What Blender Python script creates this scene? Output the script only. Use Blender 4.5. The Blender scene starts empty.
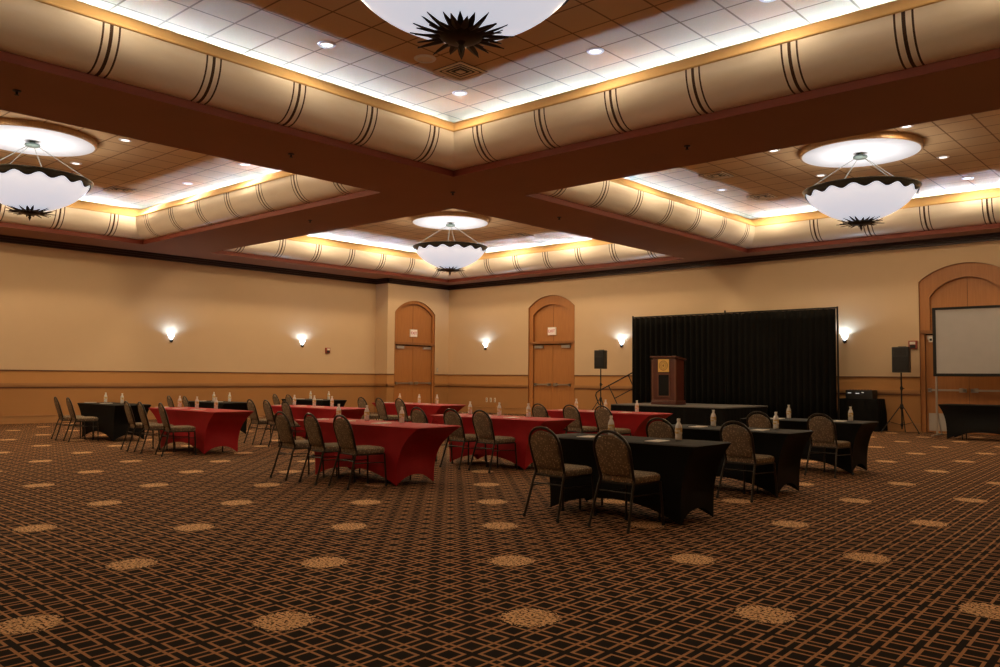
import bpy, math, random
from mathutils import Vector, Matrix
random.seed(7)
PI = math.pi
scene = bpy.context.scene
C = scene.collection

# ------------------------------------------------------------------ materials
def mat(name, col, rough=.6, metal=0., spec=.5, emit=None, es=0., trans=0., noise=None):
    m = bpy.data.materials.new(name); m.use_nodes = True
    nt = m.node_tree; b = nt.nodes['Principled BSDF']
    b.inputs['Base Color'].default_value = (*col, 1); b.inputs['Roughness'].default_value = rough
    b.inputs['Metallic'].default_value = metal; b.inputs['Specular IOR Level'].default_value = spec
    b.inputs['Transmission Weight'].default_value = trans
    if emit:
        b.inputs['Emission Color'].default_value = (*emit, 1); b.inputs['Emission Strength'].default_value = es
    if noise:                                   # (scale, second colour, stretch xyz, contrast)
        sc, c2, st, lo, hi = noise
        tc = nt.nodes.new('ShaderNodeTexCoord'); mp = nt.nodes.new('ShaderNodeMapping'); mp.inputs['Scale'].default_value = st
        nz = nt.nodes.new('ShaderNodeTexNoise'); nz.inputs['Scale'].default_value = sc; nz.inputs['Detail'].default_value = 4
        cr = nt.nodes.new('ShaderNodeValToRGB'); cr.color_ramp.elements[0].position = lo; cr.color_ramp.elements[1].position = hi
        cr.color_ramp.elements[0].color = (*col, 1); cr.color_ramp.elements[1].color = (*c2, 1)
        L = nt.links.new
        L(tc.outputs['Object'], mp.inputs['Vector']); L(mp.outputs['Vector'], nz.inputs['Vector'])
        L(nz.outputs['Fac'], cr.inputs['Fac']); L(cr.outputs['Color'], b.inputs['Base Color'])
    return m

class NT:                                       # tiny math-node builder
    def __init__(s, m): s.nt = m.node_tree; s.b = s.nt.nodes['Principled BSDF']
    def n(s, t): return s.nt.nodes.new(t)
    def m(s, op, a, b=None, c=None):
        q = s.n('ShaderNodeMath'); q.operation = op
        for i, v in enumerate((a, b, c)):
            if v is None: continue
            if isinstance(v, (int, float)): q.inputs[i].default_value = v
            else: s.nt.links.new(v, q.inputs[i])
        return q.outputs[0]
    def mix(s, f, a, b):
        q = s.n('ShaderNodeMix'); q.data_type = 'RGBA'
        for k, v in ((0, f), (6, a), (7, b)):
            if isinstance(v, (tuple, list)): q.inputs[k].default_value = (*v, 1)
            elif isinstance(v, (int, float)): q.inputs[k].default_value = v
            else: s.nt.links.new(v, q.inputs[k])
        return q.outputs[2]
    def xyz(s):
        tc = s.n('ShaderNodeTexCoord'); sp = s.n('ShaderNodeSeparateXYZ')
        s.nt.links.new(tc.outputs['Object'], sp.inputs[0]); s.tc = tc
        return sp.outputs
    def noise(s, scale, detail=3, vec=None):
        q = s.n('ShaderNodeTexNoise'); q.inputs['Scale'].default_value = scale; q.inputs['Detail'].default_value = detail
        s.nt.links.new(vec if vec is not None else s.tc.outputs['Object'], q.inputs['Vector']); return q.outputs['Fac']
    def base(s, c): s.nt.links.new(c, s.b.inputs['Base Color'])

def carpet_material():
    m = mat('woven_carpet', (.03, .02, .012), .95, spec=.1); g = NT(m); x, y, z = g.xyz()
    X = g.m('SUBTRACT', x, 20.6538); Y = g.m('SUBTRACT', y, -19.6371); D = 1.0507     # measured repeat of the woven pattern
    U = g.m('ADD', g.m('MULTIPLY', X, 1.03502/D), g.m('MULTIPLY', Y, .05218/D))
    V = g.m('ADD', g.m('MULTIPLY', X, .02711/D), g.m('MULTIPLY', Y, 1.01655/D))
    N = 6.0
    u = g.m('MULTIPLY', U, N); v = g.m('MULTIPLY', V, N)
    fu = g.m('FRACT', u); fv = g.m('FRACT', v)
    iu = g.m('FLOOR', u); iv = g.m('FLOOR', v)
    cu = g.m('ABSOLUTE', g.m('SUBTRACT', fu, .5)); cv = g.m('ABSOLUTE', g.m('SUBTRACT', fv, .5))
    E0, W = .335, .105                           # square outline: half size and line width in cell units
    lu = g.m('MULTIPLY', g.m('GREATER_THAN', cu, E0-W/2), g.m('LESS_THAN', cu, E0+W/2))
    lv = g.m('MULTIPLY', g.m('GREATER_THAN', cv, E0-W/2), g.m('LESS_THAN', cv, E0+W/2))
    inu = g.m('LESS_THAN', cu, E0+W/2); inv = g.m('LESS_THAN', cv, E0+W/2)
    # corner crossings: nearest lattice corner, lines carry on through every other crossing
    ru = g.m('FLOOR', g.m('ADD', u, .5)); rv = g.m('FLOOR', g.m('ADD', v, .5))
    par = g.m('ABSOLUTE', g.m('MODULO', g.m('ADD', ru, rv), 2.0))
    thru = g.m('LESS_THAN', par, .5)
    ok_u = g.m('MAXIMUM', inv, thru); ok_v = g.m('MAXIMUM', inu, thru)
    line = g.m('MAXIMUM', g.m('MULTIPLY', lu, ok_u), g.m('MULTIPLY', lv, ok_v))
    # medallions on a centred lattice
    def cell(w, o): return g.m('SUBTRACT', g.m('MULTIPLY', g.m('FRACT', g.m('ADD', g.m('MULTIPLY', w, .5), o)), 2.0), 1.0)
    def rad(o):
        a, b = cell(U, o), cell(V, o)
        return g.m('SQRT', g.m('ADD', g.m('MULTIPLY', a, a), g.m('MULTIPLY', b, b)))
    r = g.m('MINIMUM', rad(.5), rad(1.0))
    nz = g.noise(38, 2)
    med = g.m('LESS_THAN', g.m('ADD', r, g.m('MULTIPLY', g.m('SUBTRACT', nz, .5), .16)), .168)
    fl = g.m('GREATER_THAN', g.noise(52, 3), .46)
    wear = g.noise(.7, 2)
    ln = g.mix(wear, (.35, .172, .078), (.45, .238, .112))
    dk = g.mix(g.noise(9, 2), (.008, .0045, .0034), (.017, .0095, .0065))
    c = g.mix(line, dk, ln)
    c = g.mix(med, c, g.mix(fl, (.075, .032, .012), (.74, .455, .235)))
    g.base(c); return m

def wall_material(name, dado=True):
    m = mat(name, (.6, .45, .3), .75, spec=.2); g = NT(m); x, y, z = g.xyz()
    n = g.noise(2.2, 3)
    cream = g.mix(n, (.585, .430, .275), (.62, .458, .292))
    if not dado: g.base(cream); return m
    band = g.mix(n, (.46, .235, .085), (.50, .255, .095)); low = g.mix(n, (.36, .180, .065), (.39, .195, .072))
    c = g.mix(g.m('LESS_THAN', z, 1.482), cream, band)
    c = g.mix(g.m('LESS_THAN', z, 1.06), c, low); g.base(c); return m

def tile_material():
    m = mat('ceiling_tile', (.5, .4, .28), .85, spec=.2); g = NT(m); x, y, z = g.xyz()
    P = .68
    fx = g.m('ABSOLUTE', g.m('SUBTRACT', g.m('FRACT', g.m('DIVIDE', x, P)), .5))
    fy = g.m('ABSOLUTE', g.m('SUBTRACT', g.m('FRACT', g.m('DIVIDE', y, P)), .5))
    bar = g.m('GREATER_THAN', g.m('MAXIMUM', fx, fy), .478)
    n = g.noise(60, 2)
    c = g.mix(n, (.58, .375, .185), (.65, .43, .22))
    g.base(g.mix(bar, c, (.25, .14, .055))); return m

def fabric_material():
    m = mat('chair_fabric', (.09, .07, .045), .9, spec=.1); g = NT(m); x, y, z = g.xyz()
    vo = g.n('ShaderNodeTexVoronoi'); vo.inputs['Scale'].default_value = 42; g.nt.links.new(g.tc.outputs['Object'], vo.inputs['Vector'])
    spot = g.m('LESS_THAN', vo.outputs['Distance'], .32)
    c = g.mix(g.noise(30, 2), (.120, .092, .064), (.29, .225, .155))
    g.base(g.mix(spot, c, (.45, .35, .23))); return m

def wood(name, a, b, st=(9, 9, .6), rough=.45, sc=4):
    return mat(name, a, rough, noise=(sc, b, st, .3, .72))

M = {}
M['carpet'] = carpet_material(); M['wall'] = wall_material('wall_paint'); M['tile'] = tile_material(); M['fabric'] = fabric_material()
M['soffit'] = mat('soffit_paint', (.31, .158, .096), .75, spec=.25, noise=(1.2, (.33, .170, .104), (1, 1, 1), .3, .7))
M['fascia'] = wood('red_brown_trim', (.17, .027, .010), (.20, .034, .013), (.6, .6, 8), .6)
M['crown'] = wood('dark_crown', (.032, .013, .007), (.045, .018, .009), (.6, .6, 8), .4)
M['cornice'] = mat('champagne_metal_leaf', (.84, .78, .68), .40, metal=.20, noise=(2.0, (.93, .88, .80), (.6, .6, 2.5), .3, .7))
M['cornice_band'] = mat('dark_bronze_band', (.055, .028, .014), .45, metal=.3)
M['lip'] = mat('ochre_paint', (.80, .55, .25), .65, spec=.3, noise=(3, (.84, .58, .27), (1, 1, 1), .3, .7))
M['trough'] = mat('trough_inside', (.12, .10, .08), .9)
M['lamp_tube'] = mat('cove_lamp_glow', (.9, .9, .9), .4, emit=(.55, .83, 1.30), es=540)
M['dome'] = mat('white_dome_paint', (.66, .69, .74), .7, noise=(3, (.69, .72, .77), (1, 1, 1), .3, .7))
M['ring'] = wood('dome_ring_wood', (.30, .16, .06), (.38, .21, .08))
M['glass'] = mat('frosted_lamp_glass', (.75, .77, .82), .35, emit=(.86, .89, 1.0), es=.62)
M['bronze'] = mat('dark_bronze', (.022, .020, .016), .45, metal=.6, noise=(20, (.035, .030, .022), (1, 1, 1), .3, .7))
M['verdigris'] = mat('grey_green_metal', (.12, .16, .14), .45, metal=.7)
M['cable'] = mat('steel_cable', (.22, .24, .22), .45, metal=.6)
M['rail'] = wood('chair_rail_wood', (.33, .165, .06), (.40, .20, .075), (.5, .5, 8), .45)
M['rail_dark'] = wood('dark_rail_wood', (.12, .045, .018), (.15, .055, .022), (.5, .5, 8), .45)
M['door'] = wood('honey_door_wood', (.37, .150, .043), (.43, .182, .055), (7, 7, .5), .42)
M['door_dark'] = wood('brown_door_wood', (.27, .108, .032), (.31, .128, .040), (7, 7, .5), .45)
M['steel'] = mat('brushed_steel', (.42, .40, .37), .35, metal=.85, noise=(8, (.5, .48, .45), (1, 1, 20), .3, .7))
M['dark_gap'] = mat('door_gap', (.03, .015, .008), .8)
M['white_plastic'] = mat('white_plastic', (.75, .70, .62), .45)
M['exit_face'] = mat('exit_sign_face', (.80, .72, .66), .5, emit=(1, .85, .75), es=.12)
M['exit_red'] = mat('exit_red_letters', (.55, .04, .03), .5)
M['alarm_red'] = mat('alarm_red', (.30, .05, .03), .45)
M['sconce'] = mat('sconce_glass', (.8, .8, .85), .4, emit=(.72, .84, 1.0), es=7)
M['red'] = mat('red_stretch_fabric', (.36, .006, .012), .62, spec=.35, noise=(5, (.42, .008, .015), (1, 1, 1), .3, .7))
M['black_cloth'] = mat('black_stretch_fabric', (.0045, .0045, .0045), .7, spec=.16, noise=(5, (.006, .0058, .0055), (1, 1, 1), .3, .7))
M['drape'] = mat('black_drape_fabric', (.0055, .0053, .0048), .95, spec=.08, noise=(3, (.0075, .007, .006), (6, 6, .2), .3, .7))
M['chair_metal'] = mat('dark_chair_tube', (.028, .022, .017), .36, metal=.55, noise=(10, (.04, .032, .024), (1, 1, 1), .3, .7))
M['chair_under'] = mat('seat_underside', (.02, .017, .014), .8)
M['rubber'] = mat('black_rubber', (.012, .012, .012), .7)
M['water'] = mat('clear_plastic_bottle', (.93, .91, .88), .2, trans=.12)
M['cap'] = mat('white_bottle_cap', (.80, .76, .70), .45)
M['paper'] = mat('white_paper', (.74, .70, .64), .8)
M['black_plastic'] = mat('black_speaker_plastic', (.012, .012, .012), .5, noise=(60, (.018, .018, .018), (1, 1, 1), .3, .7))
M['grille'] = mat('speaker_grille', (.009, .009, .009), .6, metal=.3, noise=(120, (.02, .02, .02), (1, 1, 1), .4, .6))
M['black_metal'] = mat('black_metal', (.012, .012, .012), .42, metal=.4)
M['stage_top'] = mat('grey_stage_carpet', (.11, .10, .095), .9, noise=(30, (.14, .13, .12), (1, 1, 1), .3, .7))
M['mahogany'] = wood('mahogany', (.062, .013, .008), (.088, .020, .011), (6, 6, .7), .35)
M['mahogany_edge'] = wood('mahogany_edge', (.095, .030, .016), (.12, .040, .020), (6, 6, .7), .35)
M['gold'] = mat('gold_plate', (.72, .45, .12), .45, metal=.25)
M['gold_dark'] = mat('gold_engraving', (.24, .12, .03), .5, metal=.2)
M['screen'] = mat('screen_fabric', (.43, .42, .41), .8, noise=(4, (.45, .44, .43), (1, 1, 1), .3, .7))
M['vent'] = mat('vent_metal', (.74, .60, .42), .5, metal=.2)
M['vent_dark'] = mat('vent_gap', (.03, .022, .015), .8)
M['lens'] = mat('downlight_lens', (.9, .9, .9), .3, emit=(1.0, .96, .92), es=2.2)
M['led'] = mat('indicator_light', (.6, .6, .6), .3, emit=(.8, .85, .9), es=.5)
M['kick'] = mat('pale_kick_plate', (.46, .43, .39), .45, metal=.2)
M['label'] = mat('bottle_label', (.66, .48, .18), .6, noise=(24, (.90, .86, .78), (1, 1, 1.6), .47, .53))

# ------------------------------------------------------------------ mesh helpers
class MB:
    def __init__(s): s.v = []; s.f = []; s.mi = []; s.cur = 0; s.X = Matrix.Identity(4)
    def V(s, p): s.v.append(tuple(s.X @ Vector(p))); return len(s.v)-1
    def F(s, ids): s.f.append(tuple(ids)); s.mi.append(s.cur)
    def box(s, x0, x1, y0, y1, z0, z1, b=0):
        if b:
            b = min(b, (x1-x0)/2.01, (y1-y0)/2.01, (z1-z0)/2.01)
            rings = []
            for z, i in ((z0, b), (z0+b, 0), (z1-b, 0), (z1, b)):
                rings.append([s.V(p) for p in ((x0+i+b*(i == 0)*0+ (b if i == 0 else 0), y0+i, z), (x1-i-(b if i == 0 else 0), y0+i, z), (x1-i, y0+i+(b if i == 0 else 0), z), (x1-i, y1-i-(b if i == 0 else 0), z),
                                                (x1-i-(b if i == 0 else 0), y1-i, z), (x0+i+(b if i == 0 else 0), y1-i, z), (x0+i, y1-i-(b if i == 0 else 0), z), (x0+i, y0+i+(b if i == 0 else 0), z))])
            s.loft(rings, True); return s
        i = [s.V(p) for p in ((x0,y0,z0),(x1,y0,z0),(x1,y1,z0),(x0,y1,z0),(x0,y0,z1),(x1,y0,z1),(x1,y1,z1),(x0,y1,z1))]
        for q in ((0,3,2,1),(4,5,6,7),(0,1,5,4),(1,2,6,5),(2,3,7,6),(3,0,4,7)): s.F([i[k] for k in q])
        return s
    def loft(s, rings, cap=False, closed=True):
        n = len(rings[0])
        for a, b in zip(rings, rings[1:]):
            for k in range(n if closed else n-1):
                s.F((a[k], a[(k+1) % n], b[(k+1) % n], b[k]))
        if cap: s.F(rings[0][::-1]); s.F(rings[-1])
    def tube(s, pts, r, n=8, cap=True, closed=False):
        P = [Vector(p) for p in pts]; rr = r if isinstance(r, (list, tuple)) else [r]*len(P)
        rings = []; up = None
        for i, p in enumerate(P):
            a = P[i-1] if (i > 0 or closed) else p; b = P[(i+1) % len(P)] if (i < len(P)-1 or closed) else p
            t = (b-a).normalized()
            if up is None: up = Vector((0, 0, 1)) if abs(t.z) < .9 else Vector((1, 0, 0))
            u = t.cross(up).normalized(); w = u.cross(t).normalized(); up = w
            rings.append([s.V(p + (u*math.cos(2*PI*k/n) + w*math.sin(2*PI*k/n))*rr[i]) for k in range(n)])
        if closed: rings.append(rings[0])
        s.loft(rings, cap and not closed); return s
    def lathe(s, prof, n=24, c=(0, 0), a0=0, cap=True):
        rings = [[s.V((c[0]+r*math.cos(a0+2*PI*k/n), c[1]+r*math.sin(a0+2*PI*k/n), z)) for k in range(n)] for r, z in prof]
        s.loft(rings, cap); return s
    def prism(s, poly, d0, d1, axis='y'):
        def P(a, b, d): return {'y': (a, d, b), 'x': (d, a, b), 'z': (a, b, d)}[axis]
        A = [s.V(P(a, b, d0)) for a, b in poly]; B = [s.V(P(a, b, d1)) for a, b in poly]
        s.loft([A, B], True); return s
    def build(s, name, m, parent=None, smooth=False, bev=0, loc=None):
        me = bpy.data.meshes.new(name); me.from_pydata(s.v, [], s.f)
        ms = m if isinstance(m, (list, tuple)) else [m]
        for q in ms: me.materials.append(M[q])
        if len(ms) > 1: me.polygons.foreach_set('material_index', s.mi)
        if smooth: me.polygons.foreach_set('use_smooth', [True]*len(me.polygons))
        me.validate(); me.update()
        import bmesh
        bm = bmesh.new(); bm.from_mesh(me); bmesh.ops.remove_doubles(bm, verts=bm.verts, dist=1e-6); bmesh.ops.recalc_face_normals(bm, faces=bm.faces); bm.to_mesh(me); bm.free()
        if smooth:
            try: me.set_sharp_from_angle(angle=math.radians(42))
            except Exception: pass
        o = bpy.data.objects.new(name, me); C.objects.link(o)
        if parent: o.parent = parent
        if loc: o.location = loc
        if bev:
            md = o.modifiers.new('edge', 'BEVEL'); md.width = bev; md.segments = 2; md.limit_method = 'ANGLE'
        return o

def tag(o, label, cat, group=None):
    o['label'] = label; o['category'] = cat
    if group: o['group'] = group
    return o
def thing(name, label, cat, loc=(0, 0, 0), rz=0, group=None):
    o = bpy.data.objects.new(name, None); C.objects.link(o); o.location = loc; o.rotation_euler = (0, 0, rz); o.empty_display_size = .1
    return tag(o, label, cat, group)
def struct(o): o['kind'] = 'structure'; return o
def dup(root, loc, label, group=None, rz=None):
    r = root.copy(); C.objects.link(r); r.location = loc; r['label'] = label
    if group: r['group'] = group
    if rz is not None: r.rotation_euler = (0, 0, rz)
    for ch in list(root.children):
        c = ch.copy(); C.objects.link(c); c.parent = r
        for g in list(ch.children):
            d = g.copy(); C.objects.link(d); d.parent = c
    return r
def text_mesh(name, body, size, m, parent, mtx, depth=.004):
    cu = bpy.data.curves.new(name, 'FONT'); cu.body = body; cu.size = size; cu.extrude = depth; cu.align_x = 'CENTER'; cu.align_y = 'CENTER'
    t = bpy.data.objects.new(name, cu); C.objects.link(t); dg = bpy.context.evaluated_depsgraph_get()
    me = bpy.data.meshes.new_from_object(t.evaluated_get(dg)); bpy.data.objects.remove(t)
    me.materials.clear(); me.materials.append(M[m])
    o = bpy.data.objects.new(name, me); C.objects.link(o); o.parent = parent; o.matrix_local = mtx
    return o

# ------------------------------------------------------------------ camera
CAM = Vector((24.8773, -24.4885, 1.38))
fw = Vector((-.6674037, .74283845, .05256751)); rt = Vector((.74411768, .66800341, .00776651)); up = Vector((.02934601, -.04429981, .99858717))
cd = bpy.data.cameras.new('camera'); cd.sensor_width = 36; cd.lens = 839.76*36/1000; cd.clip_end = 200
cam = bpy.data.objects.new('camera', cd); C.objects.link(cam)
cam.matrix_world = Matrix(((rt.x, up.x, -fw.x, CAM.x), (rt.y, up.y, -fw.y, CAM.y), (rt.z, up.z, -fw.z, CAM.z), (0, 0, 0, 1)))
scene.camera = cam

# ------------------------------------------------------------------ room shell
XL, XR, YF, YB = -.73, 25.6, -25.4, 0.0            # left wall, right wall, wall behind the camera, stage wall
PY = -3.30                                          # pier at the corner: X = 0 from PY to YB
ZS, ZC = 5.19, 6.36                                 # soffit and coffer ceiling
f = MB(); f.F([f.V(p) for p in ((XL-.6, YF-.1, 0), (XR+.1, YF-.1, 0), (XR+.1, YB+.6, 0), (XL-.6, YB+.6, 0))])
struct(f.build('floor', 'carpet'))

def arch_pts(c, hw, zs, za, n=20):                  # left spring -> right spring, segmental arch
    h = za-zs; R = (hw*hw+h*h)/(2*h); a = math.asin(min(1, hw/R))
    return [(c+R*math.sin(-a+2*a*k/n), za-R+R*math.cos(-a+2*a*k/n)) for k in range(n+1)]
DOORS = {1: (-1.86, 1.075, 3.92, 4.42), 2: (5.43, 1.09, 4.03, 4.47), 3: (19.30, 1.15, 4.06, 4.50)}   # centre, half width, spring, apex
def wall_poly(a0, a1, openings, top):
    p = [(a0, 0)]
    for c, hw, zs, za in openings:
        p += [(c-hw, 0)] + arch_pts(c, hw, zs, za) + [(c+hw, 0)]
    return p + [(a1, 0), (a1, top), (a0, top)]
def wall(name, poly, axis, d):
    m = MB()
    ids = [m.V((a, d, b) if axis == 'y' else (d, a, b)) for a, b in poly]; m.F(ids)
    import bmesh
    me = bpy.data.meshes.new(name); me.from_pydata(m.v, [], m.f); bm = bmesh.new(); bm.from_mesh(me)
    bmesh.ops.triangulate(bm, faces=bm.faces, ngon_method='EAR_CLIP'); bm.to_mesh(me); bm.free(); me.materials.append(M['wall'])
    o = bpy.data.objects.new(name, me); C.objects.link(o); return struct(o)
wall('wall_back', wall_poly(0, XR, [DOORS[2], DOORS[3]], ZS), 'y', YB)
wall('wall_left', [(YF, 0), (PY, 0), (PY, ZS), (YF, ZS)], 'x', XL)
wall('wall_corner_pier', wall_poly(PY, YB, [DOORS[1]], ZS), 'x', 0)
wall('wall_corner_return', [(XL, 0), (0, 0), (0, ZS), (XL, ZS)], 'y', PY)
wall('wall_right', [(YF, 0), (YB, 0), (YB, ZS), (YF, ZS)], 'x', XR)
wall('wall_front', [(XL, 0), (XR, 0), (XR, ZS), (XL, ZS)], 'y', YF)

# profiles along the walls (skip the door openings)
def runs(a0, a1, gaps):
    out = []; s = a0
    for g0, g1 in gaps:
        out.append((s, g0)); s = g1
    out.append((s, a1)); return out
g1 = [(DOORS[1][0]-DOORS[1][1], DOORS[1][0]+DOORS[1][1])]
gb = [(DOORS[k][0]-DOORS[k][1], DOORS[k][0]+DOORS[k][1]) for k in (2, 3)]
def along(mb, z0, z1, d, gaps=True):
    for a, b in runs(0, XR, gb if gaps else []): mb.box(a, b, YB-d, YB-.001, z0, z1)
    for a, b in runs(PY-d, YB, g1 if gaps else []): mb.box(.001, d, a, b, z0, z1)
    mb.box(XL+.001, d, PY-d, PY-.001, z0, z1)
    mb.box(XL+.001, XL+d, YF, PY-d, z0, z1)
def trim(name, profile, m, gaps=True):
    mb = MB()
    for z0, z1, d in profile: along(mb, z0, z1, d, gaps)
    return struct(mb.build(name, m))
trim('trim_1', [(1.468, 1.496, .022)], 'rail_dark')
trim('trim_2', [(1.055, 1.125, .045), (1.02, 1.055, .028)], 'rail')
trim('trim_3', [(.985, 1.02, .018)], 'rail_dark')
trim('baseboard_back', [(0, .20, .022), (.20, .228, .035)], 'rail')
trim('trim_4', [(5.005, 5.07, .05), (5.07, 5.13, .10), (5.13, ZS, .15)], 'crown', False)

# ------------------------------------------------------------------ ceiling: soffit grid, four coffers
COF = {'back': (.822, 11.51, -11.217, -.861), 'left': (.822, 11.51, -23.99, -13.346),
       'right': (13.639, 23.7, -11.217, -.861), 'near': (13.639, 24.28, -23.75, -13.346)}
ctr = {'back': (6.17, -6.04), 'left': (6.0, -18.15), 'right': (18.72, -6.13), 'near': (19.14, -18.71)}
m = MB(); xs = sorted({XL-.3, XR+.1} | {v for q in COF.values() for v in q[:2]}); ys = sorted({YF-.1, YB+.3} | {v for q in COF.values() for v in q[2:]})
for xa, xb in zip(xs, xs[1:]):
    for ya, yb in zip(ys, ys[1:]):
        cx, cy = (xa+xb)/2, (ya+yb)/2
        if any(a < cx < b and c < cy < d for a, b, c, d in COF.values()): continue
        m.F([m.V(p) for p in ((xa, ya, ZS), (xa, yb, ZS), (xb, yb, ZS), (xb, ya, ZS))])
soffit = struct(m.build('ceiling', 'soffit'))

def sweep(mb, rect, prof, matf=None, breaks=None):
    """profile of (inward offset, z) points swept round the rectangle with mitred corners; breaks: extra cuts along each side"""
    x0, x1, y0, y1 = rect
    sides = [((x0, y0), (1, 0), (0, 1), x1-x0), ((x1, y0), (0, 1), (-1, 0), y1-y0), ((x1, y1), (-1, 0), (0, -1), x1-x0), ((x0, y1), (0, -1), (1, 0), y1-y0)]
    for (ox, oy), (tx, ty), (nx, ny), L in sides:
        cuts = breaks(L) if breaks else []
        prev = None; grid = []
        for r, z in prof:
            ss = [r] + [c for c, _ in cuts] + [L-r]
            grid.append([mb.V((ox+tx*q+nx*r, oy+ty*q+ny*r, z)) for q in ss])
        for a, b in zip(grid, grid[1:]):
            for k in range(len(a)-1):
                mb.cur = 0 if (not cuts or k == 0) else cuts[k-1][1]
                mb.F((a[k], a[k+1], b[k+1], b[k]))
    mb.cur = 0
def band_cuts(L):
    out = []; n = 3
    for k in range(-n, n+1):
        c = L/2+1.43*k
        if c < .8 or c > L-.8: continue
        for o, w in ((-.105, .013), (0, .023), (.105, .013)):
            out += [(c+o-w, 1), (c+o+w, 0)]
    return out
arc = [(.44*math.sin(t*PI/2/10), 5.87-.56*math.cos(t*PI/2/10)) for t in range(11)]
LIP = [(.44, 5.87), (.455, 5.88), (.455, 5.90), (.16, 6.16), (.14, 6.17), (.12, 6.16)]
for nm, R in COF.items():
    mb = MB(); sweep(mb, R, [(0, ZS), (0, 5.31), (-.03, 5.31)]); mb.build('coffer_fascia', 'fascia', soffit)
    mb = MB(); sweep(mb, R, arc, breaks=band_cuts); mb.build('coffer_cornice', ['cornice', 'cornice_band'], soffit, smooth=True)
    mb = MB(); sweep(mb, R, LIP); mb.build('coffer_lip', 'lip', soffit)
    mb = MB(); sweep(mb, R, [(.12, 6.16), (.12, 6.0), (-1.0, 6.0), (-1.0, ZC)]); mb.build('cove_trough', 'trough', soffit)
    # lamp tubes standing in the trough behind the lip
    x0, x1, y0, y1 = R; q = -.70; zt = 6.038; h = .006
    mb = MB()
    def seg(a, b, fixed, ax):
        n = 14
        for k in range(n):
            s0, s1 = a+(b-a)*k/n, a+(b-a)*(k+1)/n-.02
            if ax == 'x': mb.box(s0, s1, fixed-h, fixed+h, zt-h, zt+h)
            else: mb.box(fixed-h, fixed+h, s0, s1, zt-h, zt+h)
    seg(x0+.1, x1-.1, y0+q, 'x'); seg(x0+.1, x1-.1, y1-q, 'x'); seg(y0+.1, y1-.1, x0+q, 'y'); seg(y0+.1, y1-.1, x1-q, 'y')
    mb.build('cove_lamp', 'lamp_tube', soffit)
    # tiled ceiling, dropped round disc over the chandelier
    cx, cy = ctr[nm]; X0, X1, Y0, Y1 = x0-1.02, x1+1.02, y0-1.02, y1+1.02; RD = 1.22
    mb = MB(); mb.F([mb.V(p) for p in ((X0, Y0, ZC), (X1, Y0, ZC), (X1, Y1, ZC), (X0, Y1, ZC))]); mb.build('ceiling_tiles', 'tile', soffit)
    mb = MB(); mb.lathe([(.001, 6.240), (RD*.5, 6.237), (RD-.045, 6.230)], 72, (cx, cy), cap=False); mb.build('dropped_disc', 'dome', soffit, smooth=True)
    mb = MB(); mb.lathe([(RD-.045, 6.230), (RD-.02, 6.223), (RD, 6.235), (RD, ZC-.002)], 72, (cx, cy), cap=False); mb.build('disc_rim', 'ring', soffit, smooth=True)

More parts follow.
